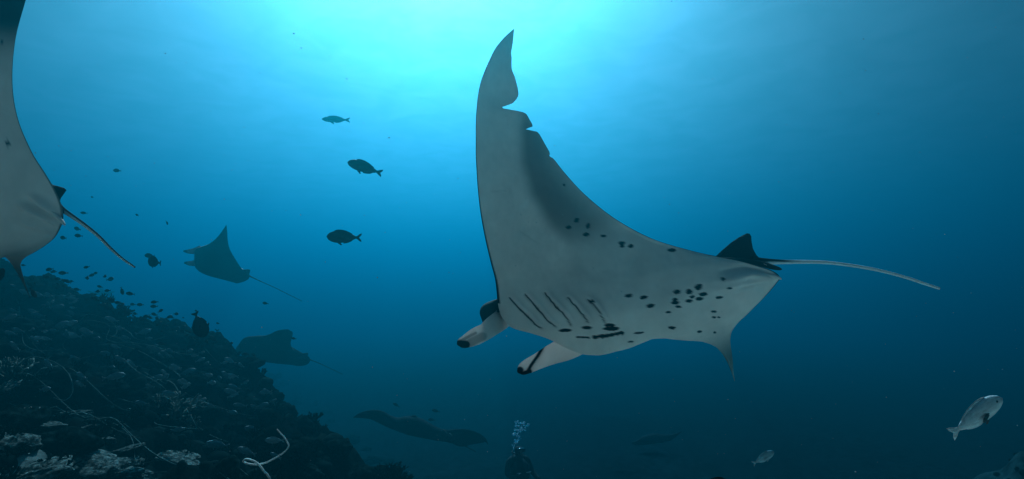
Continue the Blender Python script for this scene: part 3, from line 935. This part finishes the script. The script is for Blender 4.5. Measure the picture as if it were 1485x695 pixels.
r5 = random.Random(5)
for k in range(75):
    a = 20 + 280 * r5.random() ** .8
    line = float(np.interp(a, [0, 130, 200, 270, 340], [402, 424, 464, 488, 514]))
    put_fish(DAMSEL, a, line + r5.gauss(-8, 11), r5.uniform(5.8, 8.2), r5.uniform(5, 12), r5.choice((175, 165, 185, 150, 10, 20)) + r5.uniform(-12, 12), LS, GS, yaw=r5.uniform(-30, 30), parts=False)


# ------------------------------------------------------------------ rocks and corals
def rock_mesh(seed, flat=.7, sub=4):
    bm = bmesh.new()
    bmesh.ops.create_icosphere(bm, subdivisions=sub, radius=1)
    r = random.Random(seed)
    off = Vector((r.uniform(-9, 9), r.uniform(-9, 9), r.uniform(-9, 9)))
    from mathutils import noise
    for vt in bm.verts:
        p = vt.co.copy()
        a = noise.fractal(p * 1.1 + off, .9, 2.1, 5) * .34 + abs(noise.noise(p * 3.3 + off)) * .22
        vt.co = p * (1 + a)
        vt.co.z *= flat
    m = bpy.data.meshes.new('rock')
    bm.to_mesh(m)
    bm.free()
    m.polygons.foreach_set('use_smooth', [True] * len(m.polygons))
    return m


def branch_mesh(seed, n=9, levels=3, spread=1.0, sides=5):
    r = random.Random(seed)
    V_, F_ = [], []

    def grow(p, d, ln, rad, lv):
        q = p + d * ln
        tv, tf = tube([p, p + d * ln * .55 + Vector((r.uniform(-1, 1), r.uniform(-1, 1), r.uniform(-1, 1))) * ln * .08, q], [rad, rad * .85, rad * .6], sides)
        b = len(V_)
        V_.extend(tv)
        F_.extend([tuple(i + b for i in t) for t in tf])
        if lv > 0:
            for _ in range(r.choice((2, 3))):
                nd = (d + Vector((r.uniform(-1, 1), r.uniform(-1, 1), r.uniform(-.5, .9))) * .75 * spread).normalized()
                grow(q, nd, ln * r.uniform(.6, .85), rad * .65, lv - 1)
    for i in range(n):
        a = 2 * math.pi * i / n + r.uniform(-.3, .3)
        t = r.uniform(.25, 1.0) * spread
        d = Vector((math.cos(a) * t, math.sin(a) * t, 1)).normalized()
        grow(Vector((math.cos(a) * .12, math.sin(a) * .12, -.05)), d, r.uniform(.28, .42), .075, levels - 1)
    return V_, F_


def plate_mesh(seed):
    """Lobed table coral on a short stalk."""
    r = random.Random(seed)
    ph = [r.uniform(0, 6.28) for _ in range(6)]
    V_, F_ = [], []
    N = 40
    for lay, z0 in ((0, .10), (1, 0.0)):
        for j, s in enumerate((.04, .25, .5, .75, .93, 1.0)):
            for k in range(N):
                a = 2 * math.pi * k / N
                rr = s * (1 + .16 * math.sin(2 * a + ph[0]) + .10 * math.sin(5 * a + ph[1]) + .05 * math.sin(11 * a + ph[2]))
                z = .35 + z0 * (1 - s ** 3 * .7) + .10 * s * s + .03 * math.sin(7 * a + ph[3]) * s + .02 * math.sin(19 * rr + ph[4] + 3 * a)
                if lay:
                    z -= (1 - s) * .30
                V_.append((rr * math.cos(a), rr * math.sin(a), z))
        b = lay * 6 * N
        for j in range(5):
            for k in range(N):
                k2 = (k + 1) % N
                q = (b + j * N + k, b + j * N + k2, b + (j + 1) * N + k2, b + (j + 1) * N + k)
                F_.append(q if not lay else q[::-1])
    for k in range(N):
        k2 = (k + 1) % N
        F_.append((5 * N + k, 5 * N + k2, 11 * N + k2, 11 * N + k))
    F_.append(tuple(range(N))[::-1])
    tv, tf = tube([(0, 0, -.35), (0, 0, -.05), (0, 0, .3)], [.28, .16, .22], 10)
    b = len(V_)
    V_ += [tuple(p) for p in tv]
    F_ += [tuple(i + b for i in t) for t in tf]
    return V_, F_


def tz(x, y):
    return float(terrain(np.array([x]), np.array([y]))[0])


def reef_hit(px, py, start=1.8, lift=0.):
    """Where the line of sight through a pixel meets the seabed."""
    d = np.arange(start, 30, .03)
    w = Pn(np.full(len(d), px), np.full(len(d), py), d)
    k = np.nonzero(w[:, 2] <= terrain(w[:, 0], w[:, 1]) + lift)[0]
    i = k[0] if len(k) else len(d) - 1
    return Vector(w[i]), float(d[i])


ROCKS = [rock_mesh(i, f) for i, f in enumerate((.6, .75, .5, .85, .65))]
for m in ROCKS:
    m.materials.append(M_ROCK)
PROCKS = [rock_mesh(20 + i, f) for i, f in enumerate((.45, .6, .4))]
for m in PROCKS:
    m.materials.append(M_PALEROCK)


def put_rock(m, p, s, label, group, sq=(1, 1, 1), sink=.25, name='rock', rz=None):
    o = obj(name, m)
    o.location = (p[0], p[1], p[2] - s * sink * sq[2] * .5)
    o.scale = (s * sq[0], s * sq[1], s * sq[2])
    o.rotation_euler = (random.uniform(-.25, .25), random.uniform(-.1, .35), random.uniform(0, 6.28) if rz is None else rz)
    return tag(o, label, 'rock', group)


# boulders on the slope and its edge
LR, GR = 'dark teal boulder on the reef slope', 'boulders on the reef slope'
for px, py in [(20, 470), (70, 455), (150, 480), (210, 500), (265, 520), (330, 545), (395, 548), (425, 585), (455, 605), (505, 640), (545, 668), (300, 600), (360, 620), (160, 560), (60, 560), (100, 640),
               (230, 585), (420, 650), (470, 670), (520, 690), (25, 610), (195, 640), (330, 575), (270, 560)]:
    p, d = reef_hit(px, py)
    put_rock(random.choice(ROCKS), p, random.uniform(.08, .20) * (d / 6) ** .4, LR, GR, (1.2, 1, .9))
LR2, GR2 = 'craggy boulder standing on the rim where the reef drops away', 'boulders on the reef rim'
for px, py, s in [(392, 536, .24), (412, 548, .26), (432, 572, .22), (462, 592, .26), (478, 604, .2), (505, 628, .2), (530, 645, .18), (565, 664, .2), (355, 520, .25), (310, 505, .25), (250, 486, .24), (205, 470, .24), (120, 430, .25), (40, 412, .3)]:
    p, d = reef_hit(px, py + 8)
    put_rock(random.choice(ROCKS), p, s * .75, LR2, GR2, (1.2, 1.1, 1.0), sink=.2)
LP, GP = 'pale sediment-dusted rock low on the near reef slope', 'pale rocks low on the slope'
for px, py, s, sq in [(120, 690, .22, (1.2, 1, .7)), (150, 675, .2, (1.1, 1, .8)), (175, 668, .18, (1.3, 1, .6)), (90, 665, .2, (1.2, 1, .7)), (105, 680, .18, (1, 1, .8)), (70, 655, .14, (1.2, 1, .7)), (185, 650, .12, (1.3, .9, .6)), (140, 615, .12, (1.5, .8, .5)), (60, 615, .14, (1.5, .8, .5)), (120, 655, .16, (1.2, 1, .7)), (130, 668, .30, (1.3, .9, .7)), (85, 640, .18, (1.4, .9, .6)), (60, 682, .24, (1.2, 1, .7)), (100, 600, .16, (1.5, .8, .5)), (40, 590, .22, (1.5, .8, .5)), (175, 690, .22, (1.2, 1, .7)),
                      (15, 640, .22, (1.1, 1, .8)), (150, 640, .13, (1.3, .9, .6)), (195, 685, .16, (1.4, .9, .5)), (20, 555, .2, (1.6, .7, .4)), (110, 625, .12, (1.4, .9, .6))]:
    p, d = reef_hit(px, py)
    put_rock(random.choice(PROCKS), p, s * .72, LP, GP, sq, sink=.3)
p, d = reef_hit(240, 658)
put_rock(PROCKS[2], p, .24, 'flat pale ledge of rock on the dark slope', None, (1.5, .7, .35), sink=0, name='rock_ledge', rz=-.3)

# branching corals
BR = []
for i in range(5):
    v, f = branch_mesh(50 + i, 10, 3, 1.0)
    m = mesh('branches', v, f)
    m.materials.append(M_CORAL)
    BR.append(m)
LC, GC = 'dark bushy branching coral growing on the reef slope', 'branching corals on the reef'


def put_coral(m, p, s, label, group, name='branching_coral', tilt=(0, 0)):
    o = obj(name, m)
    o.location = (p[0], p[1], p[2] - .05 * s)
    o.scale = (s, s, s * random.uniform(.75, 1.05))
    o.rotation_euler = (tilt[0] + random.uniform(-.25, .25), tilt[1] + random.uniform(-.25, .25), random.uniform(0, 6.28))
    return tag(o, label, 'coral', group)


for k in range(170):
    for _ in range(30):
        px, py = random.uniform(-20, 590), random.uniform(405, 720)
        line = np.interp(px, [0, 130, 200, 270, 340, 385, 420, 440, 500, 560, 590], [400, 420, 462, 487, 512, 530, 556, 582, 618, 655, 690])
        if py > line + 4:
            break
    if k < 50:
        py = line + random.uniform(2, 16)
    p, d = reef_hit(px, py)
    if d > 14:
        continue
    put_coral(random.choice(BR), p, random.uniform(.10, .20), LC, GC)
v, f = branch_mesh(91, 14, 3, 1.3, 6)
m = mesh('branches', v, f)
m.materials.append(M_PALECORAL)
for px, py, s, lab in [(250, 606, .36, 'pale bushy coral head standing out on the dark slope'), (150, 428, .30, 'pale-tipped coral bush crowning the reef crest'), (458, 586, .2, 'small pale coral at the rim of the drop-off'), (270, 625, .22, 'pale low coral beside the pale bushy coral head'), (17, 545, .25, 'pale coral tuft among sea whips')]:
    p, d = reef_hit(px, py)
    put_coral(m, p, s, lab, None)
v, f = plate_mesh(5)
PL = mesh('plate', v, f)
PL.materials.append(M_CORAL)
LT, GT = 'flat dark table coral jutting from the reef', 'table corals on the reef'
for px, py, s in [(160, 427, .24), (132, 426, .2), (478, 600, .14), (402, 562, .16)]:
    p, d = reef_hit(px, py)
    o = put_coral(PL, p, s, LT, GT, 'table_coral')
    o.location.z += .12 * s

# rounded coral heads
HEADS = [rock_mesh(120 + i, .85, 4) for i in range(4)]
for m in HEADS:
    m.materials.append(M_CORAL)
for px, py, s_ in [(35, 425, .2), (95, 430, .22), (145, 424, .26), (172, 440, .2), (228, 478, .2), (290, 505, .22), (325, 515, .2), (372, 530, .2), (404, 545, .22), (60, 480, .2), (130, 500, .22), (200, 520, .2), (265, 545, .2),
                   (345, 560, .22), (300, 640, .16), (440, 625, .2), (410, 600, .2), (380, 640, .14), (490, 650, .18), (535, 675, .16), (215, 600, .14), (150, 600, .14), (330, 680, .12), (450, 690, .14), (90, 545, .16)]:
    p, d = reef_hit(px, py)
    o = put_rock(random.choice(HEADS), p, s_ * .7, 'rounded knobbly coral head growing on the reef', 'rounded coral heads', (1, 1, random.uniform(.8, 1.2)), sink=.1, name='coral_head')
    o['category'] = 'coral'

# sea whips streaming down the slope
LW, GW = 'thin pale sea whip trailing down the dark reef slope', 'sea whips on the slope'
for k in range(30):
    px = random.uniform(-30, 420)
    py = random.uniform(np.interp(px, [0, 130, 270, 420], [425, 445, 510, 590]), 690)
    if k < 27:
        px, py = random.uniform(-20, 230), random.uniform(430, 610)
    p, d = reef_hit(px, py)
    if d > 12:
        continue
    ln = random.uniform(.5, 1.7)
    N = 16
    az = random.uniform(-.35, .3)
    h0 = random.uniform(.08, .2)
    ph, ph2 = random.uniform(0, 6.28), random.uniform(0, 6.28)
    t = np.linspace(0, 1, N)
    wx = p.x + math.cos(az) * t * ln - .09 * np.sin(ph + t * 7) * t
    wy = p.y + math.sin(az) * t * ln + .16 * np.sin(ph2 + t * 6) * t - .25 * t * t
    g = terrain(wx, wy)
    wz = g + h0 * np.minimum(1, t * 5) + .03 * np.sin(ph + t * 5)
    for _ in range(6):
        wz[1:-1] = (wz[:-2] + wz[1:-1] * 2 + wz[2:]) / 4
    wz = np.maximum(wz, g + .012)
    wz[0] = g[0] - .05
    pts = list(zip(wx, wy, wz))
    rad = [(.005 if k % 4 else .009) * (1 - .6 * q) * (1 + .35 * math.sin(13 * q + ph)) for q in t]
    tv, tf = tube(pts, rad, 5)
    root = Vector(pts[0])
    m = mesh('sea_whip', [q - root for q in tv], tf)
    o = obj('sea_whip', m, M_WHIP)
    o.location = root
    tag(o, LW, 'coral', GW)

# the wire coral that loops in front of the slope
WC = [(391.4, 695), (383, 683.8), (374, 672.7), (365, 667.5), (357, 666), (352.8, 668.9), (358.4, 672.3), (369.5, 674), (383, 672), (398.5, 664.9), (411.9, 656), (418.6, 647), (414, 637), (407.4, 629), (401.8, 623)]
dd = 3.1
pts = []
base = P(391.4, 695, dd)
gx, gy = base.x + .16, base.y + .25
pts += [(gx, gy, tz(gx, gy) - .05), (gx - .02, gy - .02, tz(gx, gy) + .2), (base.x + .07, base.y + .10, base.z - .22)]
for i, (a, b) in enumerate(WC):
    pts.append(tuple(P(a, b, dd + (.02 if 3 < i < 7 else -.03 if i > 7 else 0) + .01 * i)))
cr = crom(pts, 90)
tv, tf = tube(cr, [.0062 - .0025 * i / 89 for i in range(90)], 8)
root = Vector(pts[0])
m = mesh('wire_coral', [q - root for q in tv], tf)
o = obj('wire_coral', m, M_WIRE)
o.location = root
tag(o, 'bright white wire coral curling in a loop over the dark reef', 'coral')

# ground cover of small growth and rubble: nobody could count it
def cover():
    tv1, tf1 = branch_mesh(7, 5, 2, 1.1, 4)
    rk = rock_mesh(77, .8, 2)
    tv2 = [q.co * .9 for q in rk.vertices]
    tf2 = [tuple(q.vertices) for q in rk.polygons]
    T = [(np.array([tuple(p) for p in tv1]), tf1), (np.array([tuple(p) for p in tv2]), tf2)]
    bm = bmesh.new()
    bmesh.ops.create_icosphere(bm, subdivisions=2, radius=.4)
    pv = np.array([tuple(q.co * (1 + .5 * (hash2(np.int64(q.index), np.int64(3), 9) - .5))) for q in bm.verts])
    T.append((pv, [tuple(x.index for x in q.verts) for q in bm.faces]))
    bm.free()
    VV, FF, b = [], [], 0
    xs = rng.uniform(-11, 11.5, 26000)
    ys = rng.uniform(1.5, 13.5, 26000)
    rm = reef_mask(xs, ys)
    keep = ((rm > .3) & (xs < .6)) | ((xs > 7.6) & (ys > 5) & (ys < 10) & (rng.random(26000) < .35)) | ((ys > 9.5) & (ys < 11.5) & (xs < 3) & (rng.random(26000) < .06))
    keep &= np.abs(xs) < ys * 1.05 + 1
    pq = unproj(np.stack([xs, ys, terrain(xs, ys)], -1))
    keep &= ~((pq[:, 0] < 225) & (pq[:, 1] > 575 + .2 * pq[:, 0]) & (rng.random(26000) < .8))
    keep &= fbm(xs * 1.4, ys * 1.4, 2, 66) + rng.uniform(-.25, .25, 26000) > -.12
    xs, ys = xs[keep], ys[keep]
    zs = terrain(xs, ys)
    for x, y, z in zip(xs, ys, zs):
        tv, tf = T[int(rng.integers(0, 3))]
        s = rng.uniform(.035, .095 if x < 4 else .08) * (1 + .8 * max(0, float(vnoise(np.array([x * 1.3]), np.array([y * 1.3]), 4)[0])))
        a = rng.uniform(0, 6.28)
        c_, s_ = math.cos(a) * s, math.sin(a) * s
        q = np.stack([tv[:, 0] * c_ - tv[:, 1] * s_ + x, tv[:, 0] * s_ + tv[:, 1] * c_ + y, tv[:, 2] * s + z], -1)
        VV.append(q)
        FF += [tuple(i + b for i in t) for t in tf]
        b += len(tv)
    m = mesh('coral_rubble', np.concatenate(VV), FF)
    print('cover', len(xs), len(FF))
    tag(obj('coral_rubble', m, M_CORAL), 'low dark coral growth and rubble covering the reef', 'coral', kind='stuff')


cover()

# schooling fish low over the slope
LF, GF = 'small grey fish schooling close over the dark reef slope', 'grey fish schooling over the slope'
for k in range(120):
    px = random.uniform(10, 400) if k < 95 else random.uniform(20, 330)
    line = np.interp(px, [0, 130, 200, 270, 340, 385, 420], [405, 428, 468, 492, 518, 536, 562])
    py = line + 5 + abs(random.gauss(0, 1)) * 62
    if py > 690:
        continue
    p, d = reef_hit(px, py)
    d2 = d - random.uniform(.25, .7)
    put_fish(PALEF, px, py, d2, random.uniform(.085, .17) * FPX / d2, random.choice((178, 165, 150, 172, 155, 20, 8)) + random.uniform(-14, 14), LF, GF, yaw=random.uniform(-35, 35), parts=False)


# ------------------------------------------------------------------ diver and bubbles
def diver():
    p, d = P(751, 690, 10.2), 10.2
    gz = tz(p.x, p.y)
    root = empty('person', (p.x, p.y, gz))
    root.rotation_euler = (0, 0, R(205))
    root.scale = (.92, .92, .95)
    # kneeling, upright, one forearm raised in front of the chest
    J = [(0, 0, .50, .15), (0, .0, .70, .15), (0, .02, .90, .17), (0, .02, 1.02, .11), (0, .03, 1.08, .065), (0, .05, 1.17, .095), (0, .06, 1.25, .085),
         (.20, 0, .98, .075), (.27, .06, .76, .058), (.19, .26, .74, .045), (.13, .33, .76, .04), (-.20, 0, .98, .075), (-.30, .02, .75, .058), (-.34, .20, .66, .045), (-.35, .28, .65, .04),
         (.11, .0, .45, .115), (.13, .18, .10, .085), (.12, -.22, .07, .06), (.12, -.36, .06, .045), (-.11, .0, .45, .115), (-.13, .20, .10, .085), (-.12, -.20, .07, .06), (-.12, -.34, .06, .045)]
    E_ = [(0, 1), (1, 2), (2, 3), (3, 4), (4, 5), (5, 6), (3, 7), (7, 8), (8, 9), (9, 10), (3, 11), (11, 12), (12, 13), (13, 14), (0, 15), (15, 16), (16, 17), (17, 18), (0, 19), (19, 20), (20, 21), (21, 22)]
    m = bpy.data.meshes.new('body')
    m.from_pydata([j[:3] for j in J], E_, [])
    o = obj('body', m, M_SUIT, root)
    sk = o.modifiers.new('skin', 'SKIN')
    sk.use_smooth_shade = True
    for i, j in enumerate(J):
        m.skin_vertices[0].data[i].radius = (j[3], j[3] * (.8 if i < 4 else 1))
    m.skin_vertices[0].data[0].use_root = True
    ss = o.modifiers.new('smooth', 'SUBSURF')
    ss.levels = ss.render_levels = 2

    def pp(name, v, f, mat, par=root):
        return obj(name, mesh(name, v, f), mat, par)
    v, f = tube([(0, -.20, .52), (0, -.20, .56), (0, -.20, .92), (0, -.20, 1.0), (0, -.20, 1.03), (0, -.20, 1.08)], [.06, .088, .088, .07, .03, .03], 16)
    t = pp('air_tank', v, f, M_STEEL)
    v, f = tube([(0, -.20, 1.06), (.05, -.15, 1.13), (.13, 0, 1.13), (.11, .12, 1.13), (.02, .17, 1.13)], [.012] * 5, 8)
    pp('hose', v, f, M_SUIT, t)
    v, f = tube([(0, .10, .62), (0, .13, .74), (0, .12, .90), (0, .06, 1.02)], [.17, .2, .19, .1], 14, True, .62, (0, 1, 0))
    pp('buoyancy_vest', v, f, M_SUIT)
    v, f = tube([(-.075, .14, 1.20), (-.05, .165, 1.20), (.05, .165, 1.20), (.075, .14, 1.20)], [.03, .045, .045, .03], 10, True, .8)
    pp('mask', v, f, M_EYE)
    v, f = tube([(0, .15, 1.13), (0, .20, 1.125), (0, .215, 1.125)], [.03, .035, .02], 10)
    pp('regulator', v, f, M_STEEL)
    for x in (-.12, .09):
        v, f = tube([(x - .05, .235, .80), (x, .245, .80), (x + .05, .235, .80)], [.010, .012, .010], 6)
        pp('strap', v, f, M_PALESTRAP)
    for sg in (1, -1):
        o_ = [(sg * .12 - .05, -.34, .06), (sg * .12 + .05, -.34, .06), (sg * .12 + .09, -.62, .04), (sg * .12 + .1, -.72, .03), (sg * .12 - .1, -.72, .03), (sg * .12 - .09, -.62, .04)]
        v, f = blade([Vector(q) for q in o_], .02)
        pp('swim_fin', v, f, M_SUIT)
    tag(root, 'scuba diver in black wetsuit kneeling on the sea floor, bubbles rising above', 'person')
    # bubbles
    bm = bmesh.new()
    r = random.Random(3)
    for k in range(90):
        t = r.random() ** .8
        px = np.interp(t, [0, .3, .6, 1], [744, 750, 752, 758]) + r.gauss(0, 1) * np.interp(t, [0, .5, 1], [.8, 3.5, 5.5])
        py = np.interp(t, [0, 1], [651, 612]) + r.uniform(-2, 2)
        rad = r.uniform(.004, .012) * (1 + t)
        if k % 12 == 0:
            rad = .026
        q = P(px, py, 10.05 + r.uniform(-.12, .12))
        bmesh.ops.create_icosphere(bm, subdivisions=2, radius=rad, matrix=Matrix.Translation(q) @ Matrix.Diagonal((1.25, 1.25, .75, 1)))
    m = bpy.data.meshes.new('air_bubbles')
    bm.to_mesh(m)
    bm.free()
    m.polygons.foreach_set('use_smooth', [True] * len(m.polygons))
    tag(obj('air_bubbles', m, M_BUB), 'plume of pale air bubbles rising from the diver', 'bubbles', kind='stuff')


diver()


# ------------------------------------------------------------------ drifting specks in the water
def snow():
    r = random.Random(21)
    bm = bmesh.new()
    for k in range(480):
        d = r.uniform(.9, 6.5)
        q = P(r.uniform(-60, 1545), r.uniform(-40, 735), d)
        if q.z < tz(q.x, q.y) + .1:
            continue
        bmesh.ops.create_icosphere(bm, subdivisions=1, radius=r.uniform(.0005, .0015) * d ** .5, matrix=Matrix.Translation(q))
    m = bpy.data.meshes.new('marine_snow')
    bm.to_mesh(m)
    bm.free()
    tag(obj('marine_snow', m, M_SNOW), 'tiny pale specks drifting through the water', 'particles', kind='stuff')


M_SNOW = pmat('drifting_speck', (.38, .46, .48), rough=.9, spec=.1)
snow()
